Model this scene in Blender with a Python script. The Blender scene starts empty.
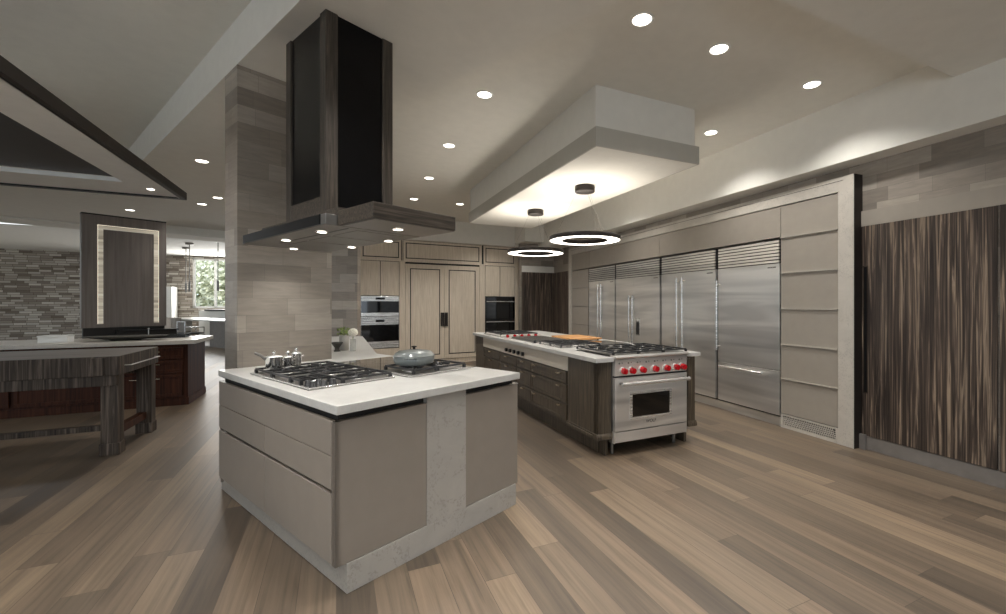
import bpy, math, random
from mathutils import Vector, Matrix
random.seed(7)
PI = math.pi
SC = bpy.context.scene
COL = SC.collection

# ------------------------------------------------------------------ camera, world, exposure
cam_d = bpy.data.cameras.new('camera'); cam = bpy.data.objects.new('camera', cam_d); COL.objects.link(cam)
cam.location = (0, 0, 1.39); cam.rotation_euler = (PI/2, 0, 0)
cam_d.sensor_width = 36; cam_d.lens = 436/1006*36
cam_d.shift_x = -(542-503)/1006; cam_d.shift_y = -(307-303.5)/1006
cam_d.clip_end = 200; cam_d.clip_start = .05
SC.camera = cam
w = bpy.data.worlds.new('world'); SC.world = w; w.use_nodes = True
w.node_tree.nodes['Background'].inputs[0].default_value = (.80, .90, 1.0, 1)
w.node_tree.nodes['Background'].inputs[1].default_value = 2.2
SC.view_settings.view_transform = 'Standard'; SC.view_settings.look = 'None'
SC.view_settings.gamma = 1; SC.view_settings.use_curve_mapping = False
SC.view_settings.exposure = 0.0
SPOT_W = 70          # power of one ceiling downlight
WARM = (1.0, .975, .94)

# ------------------------------------------------------------------ axes of the place (horizontal unit vectors)
def ang(v): return math.atan2(v[1], v[0])
A = (-.4272, .9042); B = (.9042, .4272)            # building axis and its perpendicular
R_ = (.6274, .7787); L_ = (-.7787, .6274)          # axes of the front island and of the dropped ceiling
F_ = (-.3725, .928)                                 # run of the refrigerator wall
G_ = (.8704, .4924)                                 # run of the rear tall cabinets
def pt(o, e1, e2, u, v): return (o[0]+e1[0]*u+e2[0]*v, o[1]+e1[1]*u+e2[1]*v)
O1 = (-.970, 2.044); C2 = (.473, 3.824); F0 = (2.982, 4.171); G1 = (-3.904, 9.227)
def isl(u, v): return pt(O1, R_, L_, u, v)

# ------------------------------------------------------------------ materials
def lin(c):
    return tuple((x/255/12.92 if x/255 <= .04045 else ((x/255+.055)/1.055)**2.4) for x in c) + (1,)
MATS = {}
class NT:
    def __init__(s, name):
        s.m = bpy.data.materials.new(name); s.m.use_nodes = True; s.t = s.m.node_tree
        s.b = s.t.nodes['Principled BSDF']; s.tc = s.t.nodes.new('ShaderNodeTexCoord')
    def n(s, ty, **k):
        x = s.t.nodes.new(ty)
        for a, v in k.items(): setattr(x, a, v)
        return x
    def l(s, a, b): s.t.links.new(a, b)
    def math(s, op, a, b=None, c=None):
        x = s.n('ShaderNodeMath', operation=op)
        for i, v in enumerate((a, b, c)):
            if v is None: continue
            if isinstance(v, (int, float)): x.inputs[i].default_value = v
            else: s.l(v, x.inputs[i])
        return x.outputs[0]
    def map(s, scale, src=None):
        x = s.n('ShaderNodeMapping'); x.inputs['Scale'].default_value = scale
        s.l(src or s.tc.outputs['Object'], x.inputs[0]); return x.outputs[0]
    def noise(s, scale, detail=4, rough=.55, vec=None, dist=0):
        x = s.n('ShaderNodeTexNoise'); x.inputs['Scale'].default_value = scale
        x.inputs['Detail'].default_value = detail; x.inputs['Roughness'].default_value = rough
        x.inputs['Distortion'].default_value = dist
        s.l(vec or s.tc.outputs['Object'], x.inputs[0]); return x.outputs[0]
    def ramp(s, fac, stops, interp='LINEAR'):
        x = s.n('ShaderNodeValToRGB'); x.color_ramp.interpolation = interp
        e = x.color_ramp.elements
        while len(e) < len(stops): e.new(.5)
        for i, (p, c) in enumerate(stops): e[i].position = p; e[i].color = lin(c)
        s.l(fac, x.inputs[0]); return x.outputs[0]
    def mix(s, fac, a, b, mode='MIX'):
        x = s.n('ShaderNodeMix', data_type='RGBA', blend_type=mode)
        for i, v in ((0, fac), (6, a), (7, b)):
            if isinstance(v, (int, float)): x.inputs[i].default_value = v
            elif isinstance(v, tuple): x.inputs[i].default_value = v
            else: s.l(v, x.inputs[i])
        return x.outputs[2]
    def bump(s, h, strength=.2, dist=.01):
        x = s.n('ShaderNodeBump'); x.inputs['Strength'].default_value = strength
        x.inputs['Distance'].default_value = dist
        s.l(h, x.inputs['Height']); s.l(x.outputs[0], s.b.inputs['Normal'])
    def fin(s, name, rough=.5, metal=0, spec=None, coat=None):
        s.b.inputs['Roughness'].default_value = rough; s.b.inputs['Metallic'].default_value = metal
        if spec is not None: s.b.inputs['Specular IOR Level'].default_value = spec
        if coat is not None: s.b.inputs['Coat Weight'].default_value = coat
        MATS[name] = s.m; return s.m

def plain(name, c, rough=.5, metal=0, var=.06, scale=9, bump=0, spec=None, coat=None):
    m = NT(name); nz = m.noise(scale, 3)
    lo = tuple(x*(1-var) for x in c); hi = tuple(min(255, x*(1+var)) for x in c)
    m.l(m.ramp(nz, [(.3, lo), (.7, hi)]), m.b.inputs['Base Color'])
    if bump: m.bump(m.noise(scale*12, 2), bump, .002)
    return m.fin(name, rough, metal, spec, coat)

def emis(name, c, strength):
    m = NT(name); m.b.inputs['Base Color'].default_value = lin(c)
    m.b.inputs['Emission Color'].default_value = lin(c); m.b.inputs['Emission Strength'].default_value = strength
    return m.fin(name, .5)

def cells(m, su, sv, wu, wv, jitter):
    """random value per course/board: u runs along it, v across; returns (rand, mask of joints, row, vec)"""
    row = m.math('FLOOR', m.math('DIVIDE', sv, wv))
    wn = m.n('ShaderNodeTexWhiteNoise', noise_dimensions='1D'); m.l(row, wn.inputs['W'])
    off = m.math('MULTIPLY', wn.outputs['Value'], wu*jitter)
    u2 = m.math('DIVIDE', m.math('ADD', su, off), wu)
    iu = m.math('FLOOR', u2)
    cmb = m.n('ShaderNodeCombineXYZ'); m.l(iu, cmb.inputs[0]); m.l(row, cmb.inputs[1])
    w2 = m.n('ShaderNodeTexWhiteNoise', noise_dimensions='2D'); m.l(cmb.outputs[0], w2.inputs['Vector'])
    fu = m.math('MULTIPLY', m.math('FRACT', u2), wu)
    fv = m.math('MULTIPLY', m.math('FRACT', m.math('DIVIDE', sv, wv)), wv)
    return w2.outputs['Value'], fu, fv, row

def floor_mat():
    m = NT('floor planks'); sp = m.n('ShaderNodeSeparateXYZ'); m.l(m.tc.outputs['Object'], sp.inputs[0])
    rnd, fu, fv, row = cells(m, sp.outputs[1], sp.outputs[0], 2.1, .168, 1.0)
    base = m.ramp(rnd, [(0, (118, 103, 86)), (.25, (146, 127, 104)), (.5, (168, 144, 115)), (.72, (136, 120, 99)), (.9, (190, 163, 128)), (1, (112, 98, 82))])
    sh = m.n('ShaderNodeCombineXYZ'); m.l(m.math('MULTIPLY', rnd, 37.0), sh.inputs[2])
    ad = m.n('ShaderNodeVectorMath', operation='ADD'); m.l(m.tc.outputs['Object'], ad.inputs[0]); m.l(sh.outputs[0], ad.inputs[1])
    g1 = m.noise(1, 5, .6, m.map((34, 1.1, 3), ad.outputs[0]), .6)
    g2 = m.noise(1, 3, .5, m.map((4.5, .55, 3), ad.outputs[0]), .4)
    c = m.mix(.8, base, m.ramp(g1, [(.25, (120, 120, 120)), (.5, (190, 188, 186)), (.75, (225, 222, 218))]), 'MULTIPLY')
    c = m.mix(.30, c, m.ramp(g2, [(.3, (122, 112, 106)), (.7, (214, 196, 170))]), 'OVERLAY')
    gap = m.math('MAXIMUM', m.math('LESS_THAN', fu, .003), m.math('LESS_THAN', fv, .0028))
    c = m.mix(gap, c, lin((92, 76, 62)))
    hs = m.n('ShaderNodeHueSaturation'); hs.inputs['Saturation'].default_value = .80; hs.inputs['Value'].default_value = .86
    m.l(c, hs.inputs['Color']); m.l(hs.outputs[0], m.b.inputs['Base Color'])
    m.l(m.ramp(g1, [(.2, (165, 165, 165)), (.8, (190, 190, 190))]), m.b.inputs['Roughness'])
    m.bump(m.math('SUBTRACT', g1, m.math('MULTIPLY', gap, 2.0)), .12, .002)
    return m.fin('floor', .4)

def tile_mat():
    m = NT('tile wall'); sp = m.n('ShaderNodeSeparateXYZ'); m.l(m.tc.outputs['Object'], sp.inputs[0])
    u = m.math('ADD', sp.outputs[0], sp.outputs[1])
    rnd, fu, fv, row = cells(m, u, sp.outputs[2], .34, .13, .9)
    base = m.ramp(rnd, [(0, (118, 111, 103)), (.4, (133, 125, 116)), (.7, (142, 134, 125)), (1, (156, 148, 138))])
    g = m.noise(1, 5, .6, m.map((6, 6, 40)), .5)
    c = m.mix(.45, base, m.ramp(g, [(.3, (150, 150, 150)), (.7, (225, 222, 218))]), 'MULTIPLY')
    gap = m.math('MAXIMUM', m.math('LESS_THAN', fu, .0015), m.math('LESS_THAN', fv, .0015))
    c = m.mix(gap, c, lin((92, 88, 82)))
    hs = m.n('ShaderNodeHueSaturation'); hs.inputs['Value'].default_value = 1.45; hs.inputs['Saturation'].default_value = 1.05; m.l(c, hs.inputs['Color'])
    m.l(hs.outputs[0], m.b.inputs['Base Color']); m.bump(g, .12, .003)
    return m.fin('tile', .38)

def brick_mat():
    m = NT('stone brick'); sp = m.n('ShaderNodeSeparateXYZ'); m.l(m.tc.outputs['Object'], sp.inputs[0])
    rnd, fu, fv, row = cells(m, sp.outputs[0], sp.outputs[2], .34, .085, .9)
    c = m.ramp(rnd, [(0, (112, 102, 92)), (.5, (166, 157, 146)), (1, (206, 200, 190))])
    gap = m.math('MAXIMUM', m.math('LESS_THAN', fu, .012), m.math('LESS_THAN', fv, .012))
    c = m.mix(gap, c, lin((96, 84, 72))); m.l(c, m.b.inputs['Base Color'])
    m.bump(m.math('SUBTRACT', rnd, gap), .6, .02); return m.fin('brick', .8)

def grain(name, dark, mid, light, sc, rough=.45, axis='z', dist=.8, pos=(.32, .5, .7), bump=.15, metal=0, spec=.5):
    m = NT(name); s = {'z': (sc, sc, sc*.035), 'x': (sc*.035, sc, sc), 'y': (sc, sc*.035, sc)}[axis]
    g = m.noise(1, 6, .62, m.map(s), dist)
    m.l(m.ramp(g, list(zip(pos, (dark, mid, light)))), m.b.inputs['Base Color'])
    if bump: m.bump(g, bump, .002)
    return m.fin(name, rough, metal, spec)

def zebra_mat():
    m = NT('zebra veneer')
    g = m.noise(1, 4, .6, m.map((40, 40, .8)), 1.3); h = m.noise(1, 2, .5, m.map((7, 7, .3)), .6)
    c = m.ramp(g, [(.36, (44, 37, 33)), (.47, (66, 57, 51)), (.54, (92, 80, 71)), (.62, (150, 134, 116)), (.70, (96, 84, 74))])
    c = m.mix(.5, c, m.ramp(h, [(.3, (110, 104, 100)), (.7, (230, 222, 212))]), 'MULTIPLY')
    hs = m.n('ShaderNodeHueSaturation'); hs.inputs['Value'].default_value = 1.25; hs.inputs['Saturation'].default_value = 1.0; m.l(c, hs.inputs['Color'])
    m.l(hs.outputs[0], m.b.inputs['Base Color']); return m.fin('zebra', .4)

def steel(name, c, rough, axis='x'):
    m = NT(name); s = {'x': (2, 2, 260), 'z': (260, 260, 2)}[axis]
    g = m.noise(1, 3, .5, m.map(s)); b = m.noise(1, 2, .5, m.map((.5, .5, 5)), .8)
    m.l(m.ramp(b, [(.35, tuple(x*.88 for x in c)), (.62, tuple(min(255, x*1.06) for x in c))]), m.b.inputs['Base Color'])  # horizontal bands in the colour stand in for reflected streaks
    rr = m.n('ShaderNodeMapRange'); rr.inputs['To Min'].default_value = rough*.8; rr.inputs['To Max'].default_value = rough*1.25
    m.l(g, rr.inputs[0]); m.l(rr.outputs[0], m.b.inputs['Roughness'])
    m.b.inputs['Anisotropic'].default_value = .5
    return m.fin(name, rough, .72)

def quartz(name, c, vein, amt):
    m = NT(name); a = m.noise(5, 8, .6, None, 1.2); v = m.noise(3.4, 10, .72, None, .9); sp = m.noise(70, 3, .5)
    base = m.ramp(a, [(.3, tuple(x*.94 for x in c)), (.7, c)])
    k = m.ramp(m.math('ABSOLUTE', m.math('SUBTRACT', v, .5)), [(0, (255, 255, 255)), (.012, (190, 190, 190)), (.03, (0, 0, 0))])
    k2 = m.mix(1.0, k, m.ramp(sp, [(.45, (0, 0, 0)), (.6, (255, 255, 255))]), 'MULTIPLY')
    f = m.math('MULTIPLY', k2, amt)
    m.l(m.mix(f, base, lin(vein)), m.b.inputs['Base Color']); return m.fin(name, .28)

floor_mat(); tile_mat(); brick_mat(); zebra_mat()
plain('paint', (222, 219, 210), .85, var=.01)
plain('paint_far', (236, 236, 232), .85, var=.01)
plain('taupe', (139, 130, 120), .42, var=.015)
plain('taupe_wall', (156, 148, 137), .38, var=.015)
quartz('quartz', (200, 198, 193), (170, 166, 160), .35)
quartz('quartz_grey', (172, 167, 159), (120, 116, 110), .5)
quartz('quartz_frame', (198, 191, 180), (150, 144, 136), .55)
steel('steel', (222, 219, 214), .33); steel('steel_bright', (226, 224, 219), .26); steel('steel_dark', (132, 129, 124), .36)
plain('chrome', (225, 225, 225), .1, 1, var=.01)
plain('brass', (226, 212, 188), .25, 1, var=.03)
plain('iron', (44, 44, 45), .38, var=.2, scale=40)
plain('black', (10, 10, 11), .35, var=.1)
plain('recess', (28, 25, 23), .6, var=.1)
plain('glass_black', (6, 6, 7), .04, var=.05, coat=.5)
plain('glass_top', (14, 13, 12), .02, var=.05, spec=.9, coat=1)
plain('black_metal', (13, 13, 15), .3, .6, var=.2)
plain('red', (188, 18, 30), .25, var=.04, coat=.6)
plain('bronze', (52, 46, 42), .45, .5, var=.05)
plain('stoneware', (118, 123, 121), .28, var=.05, coat=.6)
plain('cream', (206, 198, 184), .4, var=.01)
plain('petal', (246, 242, 226), .6, var=.04); plain('leaf', (110, 124, 66), .55, var=.35, scale=30)
plain('treeleaf', (196, 206, 168), .6, var=.35, scale=6); plain('bark', (96, 80, 64), .8, var=.2)
plain('ceramic', (168, 164, 156), .35, var=.04); plain('pottery', (58, 56, 50), .5, var=.2, scale=30)
plain('seat_grey', (120, 114, 108), .7, var=.05); plain('lawn', (110, 135, 80), .9, var=.2)
grain('island_oak', (48, 41, 32), (76, 66, 53), (104, 92, 76), 70)
grain('hood_oak', (38, 33, 27), (60, 53, 46), (88, 79, 69), 80, axis='z')
grain('hood_oak_long', (38, 33, 27), (64, 56, 48), (94, 84, 74), 80, axis='x')
grain('tall_oak', (196, 182, 162), (212, 198, 178), (224, 212, 194), 60, bump=.05)
grain('walnut', (44, 22, 13), (66, 36, 22), (86, 50, 32), 30, rough=.55, spec=.2)
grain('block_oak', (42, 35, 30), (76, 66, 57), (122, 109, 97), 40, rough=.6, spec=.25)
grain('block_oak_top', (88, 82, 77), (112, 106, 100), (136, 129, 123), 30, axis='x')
grain('maple', (178, 124, 72), (200, 148, 94), (216, 166, 110), 24, axis='x', bump=0)
grain('panel_brown', (104, 96, 91), (116, 108, 102), (128, 120, 113), 22, bump=0)
plain('trim_metal', (214, 208, 196), .25, .5, var=.01)
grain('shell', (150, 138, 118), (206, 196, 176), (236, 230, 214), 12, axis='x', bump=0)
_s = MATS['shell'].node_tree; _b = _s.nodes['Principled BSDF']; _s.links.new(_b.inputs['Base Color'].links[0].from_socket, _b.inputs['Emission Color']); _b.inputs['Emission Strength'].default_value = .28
emis('lamp', (255, 246, 232), 9); emis('ring', (255, 247, 236), 4.2); emis('uplight', (255, 247, 236), 40); emis('strip', (255, 244, 222), .9)
gl = NT('window glass'); gl.b.inputs['Transmission Weight'].default_value = 1; gl.b.inputs['IOR'].default_value = 1.02
gl.b.inputs['Base Color'].default_value = (1, 1, 1, 1); gl.fin('glass', 0)
vg = NT('vase glass'); vg.b.inputs['Alpha'].default_value = .38; vg.b.inputs['Base Color'].default_value = lin((225, 225, 220)); vg.fin('vase_glass', .08)

# ------------------------------------------------------------------ mesh helpers
class MB:
    def __init__(s): s.v = []; s.f = []; s.sm = []
    def add(s, vs, fs, smooth=False):
        n = len(s.v); s.v += [tuple(p) for p in vs]
        for f in fs: s.f.append([i+n for i in f]); s.sm.append(smooth)
        return s
    def box(s, x0, x1, y0, y1, z0, z1, M=None):
        vs = [(x, y, z) for z in (z0, z1) for x, y in ((x0, y0), (x1, y0), (x1, y1), (x0, y1))]
        if M: vs = [M @ Vector(p) for p in vs]
        return s.add(vs, [(3, 2, 1, 0), (4, 5, 6, 7), (0, 1, 5, 4), (1, 2, 6, 5), (2, 3, 7, 6), (3, 0, 4, 7)])
    def prism(s, poly, z0, z1):
        a = sum(poly[i][0]*poly[(i+1) % len(poly)][1]-poly[(i+1) % len(poly)][0]*poly[i][1] for i in range(len(poly)))
        if a < 0: poly = poly[::-1]
        n = len(poly); vs = [(x, y, z0) for x, y in poly]+[(x, y, z1) for x, y in poly]
        return s.add(vs, [tuple(range(n))[::-1], tuple(range(n, 2*n))]+[(i, (i+1) % n, n+(i+1) % n, n+i) for i in range(n)])
    def xprof(s, prof, x0, x1):                     # (y,z) outline extruded along x
        n = len(prof); vs = [(x0, y, z) for y, z in prof]+[(x1, y, z) for y, z in prof]
        return s.add(vs, [tuple(range(n)), tuple(range(n, 2*n))[::-1]]+[(i, n+i, n+(i+1) % n, (i+1) % n) for i in range(n)])
    def cyl(s, p0, p1, r0, r1=None, n=20, caps=True):
        r1 = r0 if r1 is None else r1; p0 = Vector(p0); p1 = Vector(p1); d = (p1-p0).normalized()
        a = d.orthogonal().normalized(); b = d.cross(a)
        vs = [p0+(a*math.cos(t)+b*math.sin(t))*r0 for t in (2*PI*i/n for i in range(n))]
        vs += [p1+(a*math.cos(t)+b*math.sin(t))*r1 for t in (2*PI*i/n for i in range(n))]
        s.add(vs, [(i, (i+1) % n, n+(i+1) % n, n+i) for i in range(n)], True)
        if caps: s.add(vs, [tuple(range(n))[::-1], tuple(range(n, 2*n))])
        return s
    def tube(s, pts, r, n=8):
        for a, b in zip(pts, pts[1:]): s.cyl(a, b, r, n=n)
        return s
    def lathe(s, prof, c=(0, 0, 0), n=32, sx=1, sy=1):
        vs = [(c[0]+sx*r*math.cos(2*PI*i/n), c[1]+sy*r*math.sin(2*PI*i/n), c[2]+z) for r, z in prof for i in range(n)]
        return s.add(vs, [(k*n+i, k*n+(i+1) % n, (k+1)*n+(i+1) % n, (k+1)*n+i) for k in range(len(prof)-1) for i in range(n)], True)
    def ball(s, c, r, n=12, sz=1):
        return s.lathe([(max(1e-4, r*math.sin(PI*k/n)), -r*sz*math.cos(PI*k/n)) for k in range(n+1)], c, 2*n)
    def build(s, name, mat, parent=None, bevel=0, seg=2):
        me = bpy.data.meshes.new(name); me.from_pydata(s.v, [], s.f); me.update()
        me.polygons.foreach_set('use_smooth', s.sm)
        me.materials.append(MATS[mat] if isinstance(mat, str) else mat)
        o = bpy.data.objects.new(name, me); COL.objects.link(o)
        if parent: o.parent = parent
        if bevel:
            b = o.modifiers.new('bevel', 'BEVEL'); b.width = bevel; b.segments = seg; b.limit_method = 'ANGLE'; b.angle_limit = .7
            b.harden_normals = False
        return o
def box(*a): return MB().box(*a)
def thing(name, label, cat, loc=(0, 0, 0), rz=0, group=None):
    o = bpy.data.objects.new(name, None); COL.objects.link(o); o.empty_display_size = .1
    o.location = loc if len(loc) == 3 else (*loc, 0); o.rotation_euler = (0, 0, rz)
    o['label'] = label; o['category'] = cat
    if group: o['group'] = group
    return o
def tag(o, label, cat, group=None):
    o['label'] = label; o['category'] = cat
    if group: o['group'] = group
    return o
def struct(o, loc=None, rz=None):
    o['kind'] = 'structure'
    if loc is not None: o.location = loc if len(loc) == 3 else (*loc, 0)
    if rz is not None: o.rotation_euler = (0, 0, rz)
    return o
def copy_tree(o, parent=None):
    c = o.copy(); COL.objects.link(c); c.parent = parent
    for ch in list(o.children): copy_tree(ch, c)
    return c
def text_part(s, size, mat, parent, loc, rot, depth=.0008):
    cu = bpy.data.curves.new('lettering', 'FONT'); cu.body = s; cu.size = size; cu.extrude = depth
    cu.align_x = 'CENTER'; cu.align_y = 'CENTER'
    t = bpy.data.objects.new('lettering', cu); COL.objects.link(t)
    dg = bpy.context.evaluated_depsgraph_get(); me = bpy.data.meshes.new_from_object(t.evaluated_get(dg))
    bpy.data.objects.remove(t); me.materials.clear(); me.materials.append(MATS[mat])
    o = bpy.data.objects.new('lettering', me); COL.objects.link(o); o.parent = parent
    o.location = loc; o.rotation_euler = rot; return o
def front_text(s, size, mat, parent, x, y, z): return text_part(s, size, mat, parent, (x, y, z), (PI/2, 0, 0))

# ================================================================== THE SETTING
ra = ang(B); rr = ang(R_)
struct(box(-17, 9, -4.2, 26, -.1, 0).build('floor', 'floor'), (0, 0), ra)
# ceilings: the high one over the right side, the dropped strip, the raised recess on the left
H2, HD, HR = 3.32, 3.15, 3.49
struct(MB().prism([(1.27, -7), (11, -7), (11, 9.0), (1.27, 12.6)], H2, H2+.1).build('ceiling', 'paint'), O1, rr)
struct(MB().prism([(.107, -7), (1.27, -7), (1.27, 12.6), (-9, 12.6), (-9, 8.0), (.107, 8.0)], HD, H2+.25).build('ceiling', 'paint'), O1, rr)
struct(box(-10, .3, -7, 8.2, HR, HR+.08).build('ceiling', 'paint'), O1, rr)
struct(box(2.1, 6.2, -4.2, 1.70, HD, H2+.05).build('ceiling', 'paint'), (0, 0), ra)
# soffit hanging over the cooking island
plain('paint_shaded', (178, 174, 163), .8, var=.01)  # darker copy of the ceiling paint: the lower fascia's shade in its colour
struct(MB().box(0, 1.20, 0, .012, 2.769, 2.943).box(0, .012, .012, 4.05, 2.769, 2.943).box(1.188, 1.20, .012, 4.05, 2.769, 2.943).build('trim_10', 'paint_shaded'), (C2[0], C2[1]-.015), ra)
so = struct(box(.012, 1.188, .012, 4.05, 2.767, 2.942).build('ceiling', 'paint'), (C2[0], C2[1]-.015), ra)
struct(box(0.014, 1.172, .03, 4.0, 2.943, H2+.02).build('ceiling', 'paint'), (C2[0], C2[1]-.015), ra)
# bulkhead above the refrigerator wall
bd = (-.3998, .9166); rbk = ang(bd)
struct(box(-7.5, 9.0, -1.2, 0, 2.74, H2+.02).build('trim_1', 'paint'), (3.1, 3.615), rbk)
# right-hand wall behind the stone surround
rf = ang(F_)      # local x runs to the back of the room, local y points into the room
WOFF = -.10
struct(box(-9, 9.4, WOFF-.15, WOFF-.02, 0, 3.3).build('wall_right', 'tile'), F0, rf)
struct(box(-9, 0, WOFF-.02, WOFF, 2.132, 2.277).build('trim_2', 'taupe_wall'), F0, rf)
struct(box(6.4, 9.0, WOFF-.02, WOFF, 2.165, 2.32).build('trim_3', 'taupe_wall'), F0, rf)
struct(box(-9, 0, WOFF-.02, WOFF-.004, 0, .125).build('baseboard_right', 'seat_grey'), F0, rf)
struct(box(-.055, 0, WOFF-.02, WOFF+.03, 0, .14).build('trim_4', 'seat_grey'), F0, rf)
def zebra_door(x0, x1, z1, hx, hz0, hz1, name, lab=None):
    d = box(x0, x1, WOFF-.02, WOFF+.002, .13, z1).build(name, 'zebra'); struct(d, F0, rf)
    h = box(hx-.012, hx+.012, WOFF-.02, WOFF+.005, hz0, hz1).build('recessed_handle', 'black', d)
    fr = MB()
    fr.box(hx-.018, hx-.012, WOFF, WOFF+.008, hz0-.01, hz1+.01).box(hx+.012, hx+.018, WOFF, WOFF+.008, hz0-.01, hz1+.01)
    fr.build('handle_frame', 'bronze', d)
    return d
zebra_door(-.98, -.012, 2.13, -.048, .545, 1.738, 'door_1')
zebra_door(-1.99, -1.0, 2.13, -1.96, .545, 1.738, 'door_2')
struct(box(6.42, 7.45, WOFF-.02, WOFF, .1, 2.165).build('wall_right_rear', 'zebra'), F0, rf)
# rear wall: veneer door, band, tile above, bulkhead
PB = (.301, 11.119)
struct(box(-.90, 1.2, 0, .15, 0, 3.3).build('wall_rear', 'tile'), (PB[0]-A[0]*-.02, PB[1]+.03), ra)
zd = struct(box(-.887, .02, -.03, .0, .02, 2.165).build('door_3', 'zebra'), PB, ra)
box(-.82, -.80, -.034, -.028, .9, 1.85).build('recessed_handle', 'black', zd)
struct(box(-.887, .02, -.03, .0, 2.165, 2.32).build('trim_5', 'paint'), PB, ra)
struct(box(-.95, 1.6, -.35, .4, 2.88, H2+.01).build('trim_6', 'paint'), PB, ra)
# bulkhead over the tall cabinets
rg = ang(G_)
struct(box(-.3, 3.99, -.06, 2.0, 2.82, H2+.01).build('trim_7', 'paint'), G1, rg)
struct(box(3.795, 4.0, .04, .62, 0, 2.82).build('trim_9', 'tall_oak'), G1, rg)
# tile wall behind the hood and its rear return
WV = 1.72
struct(box(.108, .80, WV, WV+.28, 0, HD+.02).build('wall_middle', 'tile'), O1, rr)
struct(box(-.85, .0, 0, .2, 0, HD+.02).build('wall_kitchen', 'tile'), (-2.70, 6.38), ang((.98, .18)))
# enclosing walls out of view; window openings added to let fill light in
struct(MB().box(-10.3, 6, -4.3, -4.1, 0, .35).box(-10.3, 6, -4.3, -4.1, 2.4, 3.6).build('wall_back', 'paint'), (0, 0), ra)
sf = MB()
for i in range(10): sf.box(-10.3+i*1.8, -10.18+i*1.8, -4.28, -4.16, .35, 2.4)
struct(sf.build('added_window_back', 'bronze'), (0, 0), ra)
struct(MB().box(-10.3, -10.1, -4.2, 12, 0, .35).box(-10.3, -10.1, -4.2, 12, 3.0, 3.6).box(-10.3, -10.1, 4.5, 12, .35, 3.0).build('wall_left', 'paint'), (0, 0), ra)
sf = MB()  # left-hand openings likewise added, to brighten faces turned left
for i in range(6): sf.box(-10.28, -10.16, -4.1+i*1.7, -3.98+i*1.7, .35, 3.0)
struct(sf.build('added_window_left', 'bronze'), (0, 0), ra)
# far daylit room on the left
rL = ang((-L_[0], -L_[1]))
struct(box(-3.5, 5, 0, .95, 3.12, 3.7).build('trim_8', 'paint'), pt((-9.06, 10.86), R_, L_, -2, 0), rr)
FW = (-16.5, 17)
fw = MB().box(-4, 2.30, 0, .3, 0, 3.6).box(2.30, 5.2, 0, .3, 0, 1.2).box(2.30, 5.2, 0, .3, 3.26, 3.6).box(5.2, 9, 0, .3, 0, 3.6)
struct(fw.build('wall_far', 'brick'), FW, ra)
wn = MB()
for x in (2.30, 3.02, 3.9, 5.12): wn.box(x, x+.09, .05, .14, 1.2, 3.26)
wn.box(2.3, 5.2, .05, .14, 1.2, 1.28).box(2.3, 5.2, .05, .14, 3.18, 3.26)
wf = struct(wn.build('window_1', 'paint_far'), FW, ra)
box(2.35, 5.15, .09, .1, 1.25, 3.2).build('pane', 'glass', wf)
struct(box(-6, 10, -7, .3, 3.36, 3.44).build('ceiling', 'paint_far'), FW, ra)
struct(box(9.0, 9.2, -6.5, .3, 0, 3.5).build('wall_far_right', 'paint_far'), FW, ra)
struct(box(-6.2, -6, -7, .3, 0, 3.5).build('wall_far_left', 'paint_far'), FW, ra)
struct(box(-25, 20, .4, 18, -.4, -.1).build('ground', 'lawn'), FW, ra)

# ================================================================== LIGHTS IN THE CEILING
def lamp_spot(name, parent, power, angle=125, blend=.7, r=.045, z=-.02, col=WARM):
    ld = bpy.data.lights.new(name, 'SPOT'); ld.energy = power; ld.color = col
    ld.spot_size = math.radians(angle); ld.spot_blend = blend; ld.shadow_soft_size = r
    lo = bpy.data.objects.new(name, ld); COL.objects.link(lo); lo.parent = parent; lo.location = (0, 0, z); return lo
def downlight_proto(z, power, label, group):
    t = thing('recessed_downlight', label, 'ceiling light', (0, 0, z), 0, group)
    MB().lathe([(.062, -.001), (.066, -.006), (.078, -.006), (.082, 0), (.082, .01)], n=28).build('trim_ring', 'paint_far', t)
    MB().lathe([(.0005, -.003), (.064, -.003), (.064, .002)], n=28).build('lens', 'lamp', t)
    lamp_spot('lamp', t, power); return t
DL = [((.68, 2.963), 'large round recessed ceiling light nearest the camera, left of the pair above the range'),
      ((1.342, 3.306), 'round recessed ceiling light between the nearest one and the bulkhead light, above the soffit corner'),
      ((2.379, 3.842), 'round recessed ceiling light close to the bulkhead at upper right'),
      ((1.907, 4.921), 'round recessed ceiling light just right of the hanging soffit'),
      ((-.531, 4.026), 'round recessed ceiling light between the hood chimney and the soffit, nearest of its row'),
      ((-1.136, 5.326), 'second round recessed ceiling light in the row beside the hood chimney'),
      ((-1.738, 6.705), 'third round recessed ceiling light in the row beside the hood chimney'),
      ((-2.364, 8.052), 'farthest round recessed ceiling light in the row beside the hood chimney'),
      ((-1.591, 8.457), 'small round recessed ceiling light above the tall cabinet doors')]
p0 = downlight_proto(H2, SPOT_W, DL[0][1], 'round recessed downlights in the ceiling')
for i, (p, lab) in enumerate(DL):
    o = p0 if i == 0 else copy_tree(p0)
    o.location = (p[0], p[1], H2); o['label'] = lab
DD = [((-4.199, 5.385), 'round recessed ceiling light in the dropped ceiling left of the tile pillar'),
      ((-6.014, 7.712), 'round recessed ceiling light left one of the close pair above the far passage'),
      ((-5.395, 7.253), 'round recessed ceiling light right one of the close pair above the far passage'),
      ((-7.755, 8.207), 'round recessed ceiling light above the dark display panel')]
for p, lab in DD:
    o = copy_tree(p0); o.location = (p[0], p[1], HD); o['label'] = lab
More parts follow.
